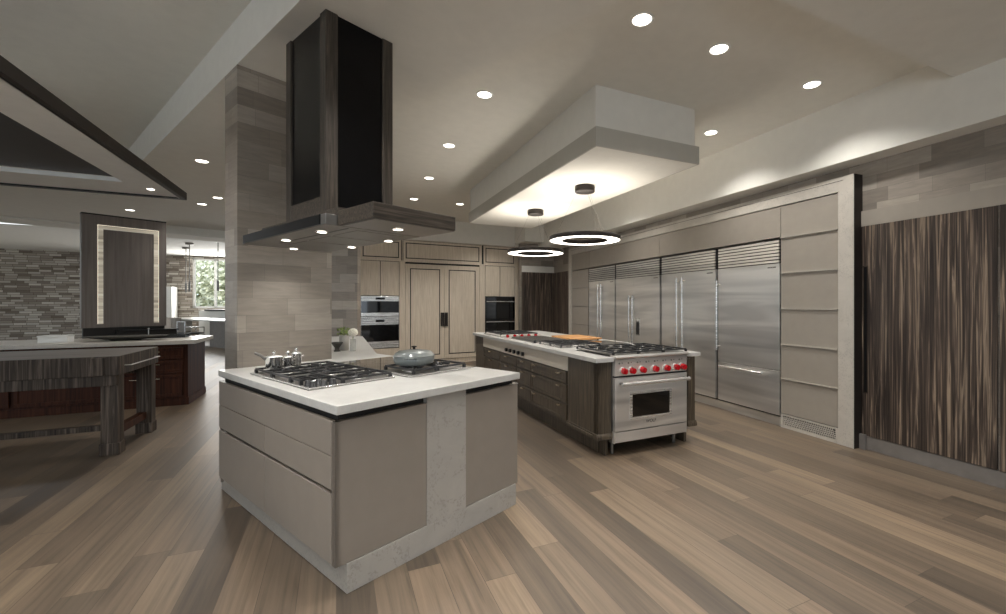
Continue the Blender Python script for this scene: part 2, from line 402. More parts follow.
# fill lamps added out of view, copies of the same fittings
for i, p in enumerate([(2.75, 2.1), (1.9, -.3), (3.2, .4), (-.1, -1.6), (2.4, -2.2), (.55, .75), (.85, 6.9), (-.25, 8.2), (-.9, 9.7), (-.55, -.2), (-.6, 2.1)]):
    q = uvq = None
    # height of the ceiling above that point
    x, y = p[0]-O1[0], p[1]-O1[1]; u = x*R_[0]+y*R_[1]; v = x*L_[0]+y*L_[1]
    aa = p[0]*A[0]+p[1]*A[1]; bb = p[0]*B[0]+p[1]*B[1]
    z = HD if (.107 < u < 1.27 or (bb > 2.1 and aa < 1.7)) else (HR if u <= .107 else H2)
    o = copy_tree(p0); o.location = (p[0], p[1], z); o['label'] = 'added round ceiling light for fill, out of view of the camera'
pl = downlight_proto(HR, SPOT_W*1.7, 'added round fill light in the raised ceiling on the left, outside the picture', 'round recessed downlights in the ceiling'); pl.location = (-1.75, 1.35, HR)  # stronger unseen lamps added to brighten the front island's left face
for p in [(-1.9, .2), (-3.1, 2.2), (-2.6, -1.0), (-4.6, 2.9), (-5.6, 1.0), (-3.3, .5)]:
    o = copy_tree(pl); o.location = (p[0], p[1], HR); o['label'] = 'added round fill light in the raised ceiling on the left, outside the picture'
# daylight falling through the far window
def area(name, loc, rot, sx, sy, power, col):
    ld = bpy.data.lights.new(name, 'AREA'); ld.shape = 'RECTANGLE'; ld.size = sx; ld.size_y = sy; ld.energy = power; ld.color = col
    o = bpy.data.objects.new(name, ld); COL.objects.link(o); o.location = loc; o.rotation_euler = rot; return o
wx = pt(FW, B, A, 3.7, -.1)
area('window_daylight', (*wx, 2.2), (-PI/2, 0, ra), 2.6, 1.9, 220, (1, .98, .95))
sun = bpy.data.lights.new('sun', 'SUN'); sun.energy = 2.0; sun.angle = .02
so_ = bpy.data.objects.new('sun', sun); COL.objects.link(so_); so_.rotation_euler = (math.radians(50), 0, math.radians(35))

# ================================================================== FRONT ISLAND
t = thing('kitchen_island', 'taupe flat-front kitchen island with a speckled stone band, standing under the range hood', 'kitchen island', O1, rr)
# carcass and bases
box(.03, 1.25, .03, 1.70, .146, .868).build('carcass', 'recess', t)
MB().prism([(.055, -.004), (1.255, -.004), (1.255, 1.71), (.104, 1.71), (.104, 1.887), (.055, 1.887)], 0, .143).build('plinth', 'quartz_grey', t, .002)
box(0, .515, 0, .03, .146, .832).build('side_panel', 'taupe', t, .002)
box(.80, 1.275, 0, .03, .146, .832).build('side_panel', 'taupe', t, .002)
box(.515, .80, -.004, .04, .143, .872).build('stone_band', 'quartz_grey', t)
box(1.225, 1.275, -.002, .028, .832, .838).build('edge_pull', 'steel_bright', t)
box(0, .03, 0, .036, .146, .832).build('corner_post', 'taupe', t, .002)
box(.012, .03, 1.735, 1.755, .10, .832).build('end_post', 'taupe', t)
for y0, y1, z0, z1 in ((.040, 1.735, .667, .832), (.040, .869, .503, .663), (.873, 1.735, .503, .663), (.040, .869, .148, .484), (.873, 1.735, .148, .484)):
    d = box(0, .022, y0, y1, z0, z1).build('drawer', 'taupe', t, .0015)
t = thing('countertop', 'thick pale quartz countertop of the front island, running back past the tile wall', 'countertop', (*O1, 0), rr)
top = MB().prism([(-.01, -.038), (1.258, -.038), (1.258, 1.78), (2.33, 4.0), (1.75, 4.45), (.80, 2.35), (.80, 1.715), (-.01, 1.715)], .872, .915)
top.build('slab', 'quartz', t, .003)
t = thing('base_cabinet', 'taupe base cabinet under the rear wing of the pale quartz countertop', 'cabinet', O1, rr)
MB().prism([(.86, 2.0), (1.2, 1.85), (2.22, 3.95), (1.8, 4.25)], 0, .868).build('body', 'taupe', t)

# --- gas cooktops
def grate(parent, x0, x1, y0, y1, z, nx, ny, cx=(), h=.034, b=.012):
    m = MB()
    def bar(p, q, w=b):
        p = Vector(p); q = Vector(q); d = q-p; n = Vector((-d.y, d.x, 0)).normalized()*w/2
        m.add([p-n, q-n, q+n, p+n, p-n+Vector((0, 0, .012)), q-n+Vector((0, 0, .012)), q+n+Vector((0, 0, .012)), p+n+Vector((0, 0, .012))],
              [(3, 2, 1, 0), (4, 5, 6, 7), (0, 1, 5, 4), (1, 2, 6, 5), (2, 3, 7, 6), (3, 0, 4, 7)])
    zt = z+h-.012
    bar((x0, y0, zt), (x1, y0, zt)); bar((x0, y1, zt), (x1, y1, zt)); bar((x0, y0, zt), (x0, y1, zt)); bar((x1, y0, zt), (x1, y1, zt))
    for i in range(1, nx): xx = x0+(x1-x0)*i/nx; bar((xx, y0, zt), (xx, y1, zt), .009)
    for i in range(1, ny): yy = y0+(y1-y0)*i/ny; bar((x0, yy, zt), (x1, yy, zt), .009)
    for (a_, b_) in cx:
        for k in range(8):
            an = k*PI/4+.39; bar((a_+.022*math.cos(an), b_+.022*math.sin(an), zt), (a_+.085*math.cos(an), b_+.085*math.sin(an), zt), .008)
    for xx in (x0, x1):
        for yy in (y0, y1): m.box(xx-.009, xx+.009, yy-.009, yy+.009, z, zt+.004)
    return m.build('grate', 'iron', parent)
def burner(parent, x, y, z, r=.045):
    o = MB().lathe([(r*1.35, 0), (r*1.35, .004), (r*1.05, .006), (r, .018), (r*.2, .02)], (x, y, z), 24).build('burner', 'steel_bright', parent)
    MB().lathe([(r*.8, .018), (r*.82, .024), (r*.7, .028), (.001, .029)], (x, y, z), 24).build('burner_cap', 'iron', o)
def knob(parent, x, y, z, r=.019, h=.03, mat='iron'):
    k = MB().lathe([(r*1.15, 0), (r*1.15, .004), (r, .006), (r*.9, h), (r*.75, h+.003), (.0005, h+.003)], (x, y, z), 18).build('knob', mat, parent)
    box(x-.002, x+.002, y-r*.8, y+r*.2, z+h+.003, z+h+.005).build('pointer', 'chrome', k)
TZ = .915
t = thing('gas_cooktop', 'wide stainless gas cooktop with five burners and front knobs, on the pale island countertop', 'cooktop', (*isl(.066, .437), TZ), rr)
W1, D1 = .527, .885
MB().prism([(0, 0), (W1, 0), (W1, D1), (0, D1)], .0, .006).build('tray', 'steel_dark', t, .002)
MB().box(0, W1, -.001, .014, .006, .012).box(0, W1, D1-.014, D1+.001, .006, .012).box(-.001, .014, 0, D1, .006, .012).box(W1-.014, W1+.001, 0, D1, .006, .012).build('rim', 'steel_bright', t, .002)
grate(t, .20, W1-.02, .02, .30, .006, 2, 2, [(.36, .155)])
grate(t, .03, W1-.02, .31, .58, .006, 3, 2, [(.30, .445)])
grate(t, .03, W1-.02, .59, .865, .006, 4, 2, [(.15, .72), (.39, .72)])
grate(t, .03, .19, .17, .30, .006, 2, 2, [])
for x, y, r in ((.36, .155, .04), (.30, .445, .055), (.15, .72, .04), (.39, .72, .035), (.13, .235, .032)): burner(t, x, y, .006, r)
for i, (x, y) in enumerate(((.05, .06), (.05, .12), (.105, .05), (.105, .11), (.16, .06))): knob(t, x, y, .006)
t = thing('induction_hob', 'black reflective glass hob behind the small gas module on the front island', 'hob', (*isl(.655, .40), TZ), rr)
box(0, .60, 0, 1.04, 0, .004).build('glass', 'glass_top', t, .001)
z_ = MB()
for cx_, cy_, r_ in ((.17, .62, .10), (.43, .60, .08), (.2, .88, .08), (.44, .87, .09)):
    z_.lathe([(r_, .0042), (r_+.002, .0044), (r_+.003, .0042)], (cx_, cy_, 0), 40)
z_.build('zone_marking', 'seat_grey', t)
t = thing('gas_module', 'small two-burner gas cooktop module under the grey covered braiser', 'cooktop', (*isl(.655, .362), TZ+.004), rr)
box(0, .515, 0, .385, 0, .008).build('tray', 'steel_bright', t, .002)
box(.02, .49, .02, .365, .008, .010).build('deck', 'steel_dark', t)
grate(t, .045, .475, .03, .355, .008, 2, 2, [(.14, .19), (.37, .19)])
burner(t, .14, .19, .010, .045); burner(t, .37, .19, .010, .035)
knob(t, .255, .06, .010, .016, .02)

# --- cookware on the front island
def saucepan(name, label, u, v, z, r, h, hand):
    t = thing(name, label, 'cooking pot', (*isl(u, v), z), rr)
    MB().lathe([(.0005, 0), (r*.95, 0), (r, .006), (r, h), (r+.003, h+.002), (r-.003, h), (r-.003, .004), (.0005, .004)]).build('pot_body', 'chrome', t)
    l = MB().lathe([(r+.002, h+.001), (r, h+.006), (r*.5, h+.014), (.0005, h+.016)]).build('lid', 'steel_bright', t)
    MB().cyl((0, 0, h+.014), (0, 0, h+.024), .005).ball((0, 0, h+.032), .012, 8).build('lid_knob', 'chrome', l)
    if hand:
        dx, dy = math.cos(hand), math.sin(hand)
        MB().tube([(dx*r*.95, dy*r*.95, h*.8), (dx*(r+.025), dy*(r+.025), h+.015), (dx*(r+.06), dy*(r+.06), h+.035)], .009, 10).build('handle', 'steel_dark', t)
    else:
        for s in (-1, 1): MB().tube([(s*r, -.02, h*.75), (s*(r+.012), -.014, h*.8), (s*(r+.012), .014, h*.8), (s*r, .02, h*.75)], .004).build('handle', 'chrome', t)
    return t
gz = TZ+.006+.034
saucepan('saucepan', 'polished steel saucepan with a raised handle, leftmost pot on the gas cooktop', .180, 1.235, gz, .050, .072, 2.9)
saucepan('kettle', 'small rounded polished steel pot with a ball lid knob between two pots on the cooktop', .268, 1.24, gz, .027, .060, 0)
saucepan('saucepan', 'narrow polished steel pot, rightmost of the pots on the gas cooktop', .338, 1.275, gz, .032, .078, 0)
t = thing('braiser', 'grey-blue enamel braiser with domed lid on the small gas module', 'cooking pot', (*isl(.85, .60), TZ+.004+.042), rr+.75)
MB().lathe([(.0005, 0), (.11, 0), (.128, .008), (.138, .03), (.140, .058), (.134, .060), (.0005, .058)], n=40).build('pot_body', 'stoneware', t)
l = MB().lathe([(.142, .058), (.143, .064), (.136, .068), (.128, .082), (.108, .094), (.04, .104), (.0005, .105)], n=40).build('lid', 'stoneware', t)
MB().lathe([(.010, .106), (.009, .118), (.019, .122), (.019, .128), (.0005, .131)], n=20).build('lid_knob', 'bronze', l)
for s in (-1, 1):
    MB().tube([(s*.13, -.042, .052), (s*.150, -.032, .056), (s*.158, 0, .057), (s*.150, .032, .056), (s*.13, .042, .052)], .0075, 10).build('handle', 'stoneware', t)
# --- flowers on the rear wing of the counter
t = thing('potted_plant', 'grey cylindrical pot of green leaves on the rear end of the pale counter', 'plant', (-2.02, 4.45, TZ))
MB().lathe([(.0005, 0), (.044, 0), (.048, .01), (.048, .15), (.044, .15), (.042, .02), (.0005, .015)]).build('pot', 'ceramic', t)
m = MB()
for i in range(90):
    an = random.uniform(0, 2*PI); e = random.uniform(.1, 1.4); r = random.uniform(.03, .085)
    c = Vector((math.cos(an)*math.cos(e)*r, math.sin(an)*math.cos(e)*r, .155+math.sin(e)*r*.9)); s = random.uniform(.012, .024)
    d1 = Vector((random.uniform(-1, 1), random.uniform(-1, 1), random.uniform(-.6, .8))).normalized(); d2 = d1.orthogonal().normalized()
    m.add([c, c+d1*s+d2*s*.45, c+d1*s*2, c+d1*s-d2*s*.45], [(0, 1, 2, 3)])
m.build('leaves', 'leaf', t)
t = thing('flower_vase', 'clear glass vase holding one white hydrangea bloom beside the grey plant pot', 'vase', (-1.89, 4.36, TZ))
MB().lathe([(.0005, 0), (.026, 0), (.028, .006), (.028, .12), (.025, .12), (.025, .01), (.0005, .008)]).build('vase', 'vase_glass', t)
MB().cyl((0, 0, .01), (0, 0, .16), .004).build('stem', 'leaf', t)
m = MB()
for i in range(60):
    an = i*2.4; zz = 1-2*(i+.5)/60; rr_ = math.sqrt(1-zz*zz); c = Vector((rr_*math.cos(an), rr_*math.sin(an), zz*.85))*.036+Vector((0, 0, .185))
    m.ball(c, .0125, 5)
m.build('bloom', 'petal', t)
t = thing('footed_bowl', 'small dark footed bowl in front of the grey plant pot', 'bowl', (-2.03, 4.32, TZ))
MB().lathe([(.0005, 0), (.030, 0), (.031, .008), (.022, .02), (.024, .04), (.05, .078), (.054, .092), (.049, .092), (.02, .045), (.0005, .04)]).build('bowl', 'pottery', t)

# ================================================================== RANGE HOOD
t = thing('range_hood', 'large ceiling-hung range hood of dark oak and black metal over the front island', 'range hood', (*O1, 0), rr)
CZ0, CZ1 = 1.86, HD
x0, x1, y0, y1 = .232, .680, .598, 1.175
m = MB()
pw = .075
for xx, yy in ((x0, y0), (x1-pw, y0), (x1-pw, y1-pw), (x0, y1-pw)): m.box(xx, xx+pw, yy, yy+pw, CZ0, CZ1)
m.build('corner_post', 'hood_oak', t, .003)
m = MB()
m.box(x0+pw, x1-pw, y0+.012, y0+.02, CZ0, CZ1).box(x0+.012, x0+.02, y0+pw, y1-pw, CZ0, CZ1)
m.box(x0+pw, x1-pw, y1-.02, y1-.012, CZ0, CZ1).box(x1-.02, x1-.012, y0+pw, y1-pw, CZ0, CZ1)
m.build('chimney_panel', 'black_metal', t)
m = MB(); zr = 1.98
m.box(x0+pw, x1-pw, y0+.003, y0+.015, CZ0, zr).box(x0+.003, x0+.015, y0+pw, y1-pw, CZ0, zr+.06)
m.build('bottom_rail', 'hood_oak_long', t)
# oak box toward the camera
MB().box(.130, .632, -.108, .24, 1.802, 1.878).build('oak_shelf', 'hood_oak_long', t, .002)
MB().box(.130, .645, .24, 1.30, 1.862, 1.90).build('oak_shelf_top', 'hood_oak_long', t)
box(.15, .64, -.09, .22, 1.799, 1.803).build('shelf_underside', 'steel_dark', t)
# steel canopy
cn = box(.068, .645, .245, 1.475, 1.80, 1.858).build('canopy', 'steel_dark', t, .002)
box(.062, .069, .30, 1.445, 1.805, 1.858).build('glass_fascia', 'black', cn)
box(.20, .212, .28, 1.20, 1.7985, 1.801).build('slot', 'black', cn)
for y in (.30, .62, .94): box(.27, .57, y, y+.29, 1.7975, 1.801).build('filter', 'steel_dark', cn, .001)
def hood_lamp(u, v, p):
    q = MB().lathe([(.026, -.004), (.032, -.004), (.034, 0)], (u, v, 1.7985), 20).build('lamp_ring', 'chrome', t)
    MB().lathe([(.0005, -.003), (.026, -.003)], (u, v, 1.7985), 20).build('lens', 'lamp', q)
    lo = lamp_spot('lamp', t, p*1.5, 130, .9, .025); lo.location = (u, v, 1.788)
for u, v, p in ((.39, 1.45, 7), (.388, .085, 7), (.165, .50, 3), (.17, 1.01, 3), (.612, 1.02, 3), (.605, .53, 3)): hood_lamp(u, v, p)

# ================================================================== COOKING ISLAND
HI = .905
t = thing('cooking_island', 'long brown brushed-oak cooking island with cream apron, behind and right of the front island', 'kitchen island', C2, ra)
X1, Y1 = 1.20, 3.78
MB().prism([(.06, .06), (.196, .06), (.196, .74), (1.10, .74), (1.10, .06), (X1-.03, .06), (X1-.03, Y1), (.06, Y1)], .17, .866).build('carcass', 'island_oak', t)
MB().prism([(.14, .19), (.196, .19), (.196, .8), (1.10, .8), (1.10, .19), (1.15, .19), (1.15, Y1-.1), (.14, Y1-.1)], 0, .18).build('plinth', 'island_oak', t)
# corner posts with base moulding
for xa, xb in ((.04, .188), (1.093, 1.19)):
    p = box(xa, xb, .04, .10, .17, .868).build('corner_post', 'island_oak', t, .002)
    MB().xprof([(.025, .17), (.025, .195), (.032, .21), (.04, .222), (.10, .222), (.10, .17)], xa-(.014 if xa < .5 else 0), xb+(.014 if xa > .5 else 0)).build('base_moulding', 'island_oak', p)
for xa in (.155, 1.10): box(xa, xa+.035, .10, .20, 0, .17).build('leg', 'island_oak', t, .002)
box(.04, .062, .04, .58, .17, .868).build('end_panel', 'island_oak', t, .002)
MB().box(.028, .05, .03, .60, .17, .2).box(.034, .05, .034, .60, .2, .22).build('moulding', 'island_oak', t, .003)
box(.035, .06, .59, 3.35, .713, .862).build('apron', 'cream', t, .002)
def kn(y, z):
    MB().cyl((.035, y, z), (.005, y, z), .026, .023, 18).build('apron_knob', 'black', t)
for i in range(5): kn(1.72+i*.142, .765)
box(.045, .062, .58, .60, .17, .713).build('stile', 'island_oak', t); box(.045, .062, 3.33, Y1-.0, .17, .866).build('stile', 'island_oak', t)
def drawer(y0, y1, z0, z1, pulls):
    d = box(.044, .062, y0, y1, z0, z1).build('drawer', 'island_oak', t, .0015)
    f = MB(); w_ = .03
    f.box(.038, .045, y0+.004, y1-.004, z0+.004, z0+.004+w_).box(.038, .045, y0+.004, y1-.004, z1-.004-w_, z1-.004)
    f.box(.038, .045, y0+.004, y0+.004+w_, z0+.004+w_, z1-.004-w_).box(.038, .045, y1-.004-w_, y1-.004, z0+.004+w_, z1-.004-w_)
    f.build('frame_moulding', 'island_oak', d)
    for yy in pulls:
        MB().box(.006, .014, yy-.045, yy+.045, z1-.032, z1-.022).cyl((.04, yy-.03, z1-.027), (.012, yy-.03, z1-.027), .004, n=8).cyl((.04, yy+.03, z1-.027), (.012, yy+.03, z1-.027), .004, n=8).build('pull', 'brass', d)
for z0, z1 in ((.20, .372), (.378, .572), (.578, .70)):
    drawer(.61, 1.49, z0, z1, (.75, 1.36))
    drawer(1.50, 1.95, z0, z1, (1.72,)); drawer(1.96, 2.60, z0, z1, (2.28,)); drawer(2.61, 3.32, z0, z1, (2.96,))
t = thing('countertop', 'long pale quartz countertop of the cooking island, notched around the range', 'countertop', C2, ra)
MB().prism([(0, 0), (.188, 0), (.188, .715), (1.092, .715), (1.092, 0), (1.226, 0), (1.226, Y1+.04), (0, Y1+.04)], .866, HI).build('slab', 'quartz', t, .003)

# --- the range
t = thing('gas_range', 'stainless steel gas range with seven red knobs, in the near end of the cooking island', 'range', (*pt(C2, B, A, .19, 0), 0), ra)
RW = .855
box(0, RW, .03, .71, .13, .895).build('body', 'steel_dark', t)
MB().xprof([(0.0, .885), (-.02, .893), (-.026, .905), (-.02, .916), (0.0, .92), (.06, .92), (.06, .885)], 0, RW).build('bullnose', 'steel', t)
cp = MB().xprof([(0, .735), (-.012, .885), (.03, .885), (.03, .735)], 0.005, RW-.005).build('control_panel', 'steel', t, .002)
for i, kx in enumerate((.294, .385, .503, .649, .787, .902, .985)):
    xx = kx-.20
    bz = MB().cyl((xx, -.002, .782), (xx, -.018, .781), .036, .033, 24).build('knob_bezel', 'steel_bright', cp)
    MB().cyl((xx, -.018, .781), (xx, -.052, .779), .029, .026, 24).build('knob', 'red', bz, .003)
    box(xx-.004, xx+.004, -.060, -.050, .757, .803).build('knob_grip', 'red', bz)
for xx in [.05+.1*i for i in range(9)]:
    MB().cyl((xx, -.008, .85), (xx, -.014, .85), .008, n=10).cyl((xx+.03, -.008, .853), (xx+.03, -.014, .853), .005, n=10).build('indicator', 'steel_dark', cp)
box(0.01, RW-.01, .0, .03, .722, .735).build('gap_strip', 'black', t)
dr = box(.008, RW-.008, -.005, .03, .236, .718).build('oven_door', 'steel', t, .004)
m = MB(); wx0, wx1, wz0, wz1 = .195, .63, .352, .56
m.box(wx0-.025, wx1+.025, -.012, -.004, wz0-.022, wz0).box(wx0-.025, wx1+.025, -.012, -.004, wz1, wz1+.022).box(wx0-.025, wx0, -.012, -.004, wz0, wz1).box(wx1, wx1+.025, -.012, -.004, wz0, wz1)
m.build('window_frame', 'steel_bright', dr)
wg = box(wx0, wx1, -.009, -.004, wz0, wz1).build('window_glass', 'glass_black', dr)
m = MB().cyl((.05, -.06, .668), (RW-.02, -.06, .668), .017, n=20)
m.build('handle', 'steel_bright', dr)
for xx in (.07, RW-.045): MB().cyl((xx, -.005, .668), (xx, -.06, .668), .014, n=14).build('handle_bracket', 'steel_dark', dr)
np_ = box(.315, .505, -.008, -.004, .272, .322).build('nameplate', 'steel', dr, .002)
front_text('WOLF', .042, 'iron', np_, .41, -.0085, .297)
box(0.0, .012, .0, .03, .13, .235).build('side_strip', 'steel', t); box(RW-.012, RW, .0, .03, .13, .72).build('side_strip', 'steel', t)
box(.014, RW-.014, -.004, .03, .135, .228).build('kick_panel', 'steel', t, .003)
for xx in (.06, RW-.06): MB().cyl((xx, .12, 0), (xx, .12, .13), .016, n=14).build('leg', 'steel_dark', t)
box(.01, RW-.01, .03, .70, .918, .922).build('cook_surface', 'steel_dark', t)
for i in range(3):
    xa = .02+i*.29
    grate(t, xa, xa+.28, .04, .69, .918, 2, 4, [(xa+.14, .20), (xa+.14, .52)], .03, .014)
    for yy in (.20, .52): burner(t, xa+.14, yy, .918, .045)

# --- appliances set in the cooking island top
def on_c(u, v): return (*pt(C2, B, A, u, v), HI)
t = thing('gas_cooktop', 'two-burner gas cooktop with dark grates behind the range, on the cooking island', 'cooktop', on_c(.13, .92), ra)
box(0, .53, 0, .58, 0, .006).build('tray', 'steel_bright', t, .002)
grate(t, .02, .51, .02, .28, .006, 4, 2, [(.26, .15)]); grate(t, .02, .51, .30, .56, .006, 4, 2, [(.26, .43)])
burner(t, .26, .15, .006); burner(t, .26, .43, .006)
t = thing('grill_module', 'built-in charcoal-grey grill with close bars in the middle of the cooking island', 'grill', on_c(.10, 1.58), ra)
box(0, .50, 0, .80, 0, .008).build('tray', 'steel_bright', t, .002)
m = MB()
for i in range(22): m.box(.02, .48, .03+i*.034, .045+i*.034, .008, .03)
m.build('grill_bars', 'steel_dark', t)
MB().ball((.03, .0, .02), .02, 8).build('knob', 'black', t)
t = thing('gas_rangetop', 'stainless rangetop with red knobs at the far end of the cooking island', 'rangetop', on_c(.06, 2.62), ra)
box(0, .62, 0, .78, 0, .022).build('body', 'steel', t, .003)
cp = box(0, .62, -.03, 0, -.0, .035).build('control_panel', 'steel', t, .003)
for i in range(5):
    xx = .09+i*.11; b_ = MB().cyl((xx, -.03, .02), (xx, -.04, .02), .024, n=18).build('knob_bezel', 'steel_bright', cp)
    MB().cyl((xx, -.04, .02), (xx, -.068, .02), .021, .019, n=18).build('knob', 'red', b_)
for i in range(2):
    grate(t, .02+i*.29, .30+i*.29, .04, .74, .022, 2, 4, [], .028, .014)
    for yy in (.22, .56): burner(t, .16+i*.29, yy, .022)
t = thing('glass_hob', 'narrow black glass hob beside the wooden cutting board', 'hob', on_c(.72, 1.06), ra)
box(0, .42, 0, .48, 0, .004).build('glass', 'glass_black', t); box(-.006, .426, -.006, .486, 0, .002).build('rim', 'steel_dark', t)
t = thing('cutting_board', 'honey-coloured wooden cutting board lying on the cooking island', 'cutting board', on_c(.68, 1.62), ra)
MB().box(0, .44, 0, .62, .012, .035).build('board', 'maple', t, .006)
m = MB()
for xx in (.04, .40):
    for yy in (.04, .58): m.cyl((xx, yy, 0), (xx, yy, .013), .012, n=12)
m.build('feet', 'black', t)

# ================================================================== PENDANT RINGS
def pendant(u, v, label, z=2.15, R=.415):
    p = pt(C2, B, A, u, v)
    t = thing('ring_pendant', label, 'pendant light', (*p, 0), ra, 'pair of ring pendants over the cooking island')
    zt = 2.767
    MB().lathe([(.0005, zt), (.115, zt), (.118, zt-.012), (.118, zt-.065), (.112, zt-.072), (.0005, zt-.072)], n=36).build('ceiling_canopy', 'bronze', t)
    MB().lathe([(R-.150, z+.012), (R-.150, z-.02), (R-.145, z-.024)], n=72).build('inner_band', 'bronze', t)
    MB().lathe([(R-.006, z-.024), (R, z-.02), (R, z+.022), (R-.004, z+.026), (R-.150, z+.026), (R-.150, z+.012)], n=72).build('ring_housing', 'bronze', t)
    MB().lathe([(R-.145, z-.022), (R-.006, z-.022)], n=72).build('diffuser', 'ring', t)
    MB().lathe([(R-.03, z+.028), (R-.08, z+.028)], n=72).build('uplight_strip', 'uplight', t)
    for k in range(3):
        a1 = k*2*PI/3+.35
        MB().cyl((.1*math.cos(a1), .1*math.sin(a1), zt-.07), ((R-.05)*math.cos(a1), (R-.05)*math.sin(a1), z+.026), .0009, n=6).build('cable', 'seat_grey', t)
    MB().cyl((.03, 0, zt-.07), ((R-.06)*.9, .02, z+.026), .0014, n=6).build('power_cord', 'seat_grey', t)
    return t
pendant(.58, 1.16, 'larger-looking nearer ring pendant with glowing white underside, over the cooking island')
pendant(.60, 2.60, 'farther ring pendant with glowing white underside, nearer the zebra-veneer door')

# ================================================================== REFRIGERATOR WALL
t = thing('stone_surround', 'pale speckled stone frame around the refrigerator wall', 'stone frame', F0, rf)
j_ = box(0, .15, -.12, 0, 0, 2.635).build('jamb', 'quartz_frame', t, .002)
box(-.006, .0, -.12, -.004, 0, 2.632).build('edge_strip', 'bronze', j_)
box(6.20, 6.36, -.12, 0, 0, 2.635).build('jamb', 'quartz_frame', t, .002)
box(.15, 6.20, -.12, 0, 2.492, 2.635).build('lintel', 'quartz_frame', t, .001)
box(.10, 6.25, -.01, .002, 2.594, 2.598).build('groove', 'recess', t)
box(.80, 5.40, -.06, -.035, 0, .098).build('toe_kick', 'steel', t)
t = thing('tall_drawer_cabinet', 'tall taupe cabinet with chrome-edged panels, right of the refrigerators', 'cabinet', F0, rf)
box(.155, .80, -.10, -.03, .0, 2.49).build('carcass', 'recess', t)
zs = [.154, .545, .93, 1.33, 1.73, 2.126, 2.488]
for i in range(6):
    d = box(.154, .800, -.03, -.012, zs[i]+.004, zs[i+1]-.004).build('panel', 'taupe_wall', t, .001)
    if i > 0: box(.154, .800, -.03, .006, zs[i]-.003, zs[i]+.005).build('edge_pull', 'trim_metal', d)
vt = MB()
vt.box(.154, .80, -.03, -.008, .135, .150).box(.154, .80, -.03, -.008, .0, .03).box(.154, .18, -.03, -.008, .03, .135).box(.77, .80, -.03, -.008, .03, .135)
vt = vt.build('vent_frame', 'quartz_frame', t)
m = MB()
for i in range(30):
    xx = .185+i*.02
    m.add([(xx, -.012, .03), (xx+.006, -.012, .03), (xx+.036, -.012, .135), (xx+.03, -.012, .135), (xx, -.018, .03), (xx+.006, -.018, .03), (xx+.036, -.018, .135), (xx+.03, -.018, .135)], [(0, 1, 2, 3), (7, 6, 5, 4), (0, 4, 5, 1), (1, 5, 6, 2), (2, 6, 7, 3), (3, 7, 4, 0)])
for z in (.05, .07, .09, .11): m.box(.18, .77, -.02, -.014, z, z+.006)
m.build('vent_grille', 'quartz_frame', vt)
t = thing('narrow_drawer_cabinet', 'taupe stack of panels at the far end of the refrigerator wall', 'cabinet', F0, rf)
box(5.42, 6.195, -.10, -.03, .0, 2.13).build('carcass', 'recess', t)
for i in range(5): 
    d = box(5.42, 6.196, -.03, -.012, zs[i]+.004, zs[i+1]-.004).build('panel', 'taupe_wall', t, .001)
    if i > 0: box(5.42, 6.196, -.03, -.004, zs[i]-.003, zs[i]+.004).build('edge_pull', 'steel_dark', d)
for x0_, x1_, lab in ((.806, 3.005, 'long flat taupe overhead cabinet above the two nearer refrigerators'), (3.010, 5.355, 'long flat taupe overhead cabinet above the two farther refrigerators'), (5.36, 6.196, 'short flat taupe overhead cabinet at the far end of the refrigerator wall')):
    t = thing('overhead_cabinet', lab, 'cabinet', F0, rf)
    box(x0_, x1_, -.10, -.03, 2.145, 2.49).build('body', 'taupe_wall', t); box(x0_, x1_, -.03, -.012, 2.140, 2.488).build('door', 'taupe_wall', t, .001)
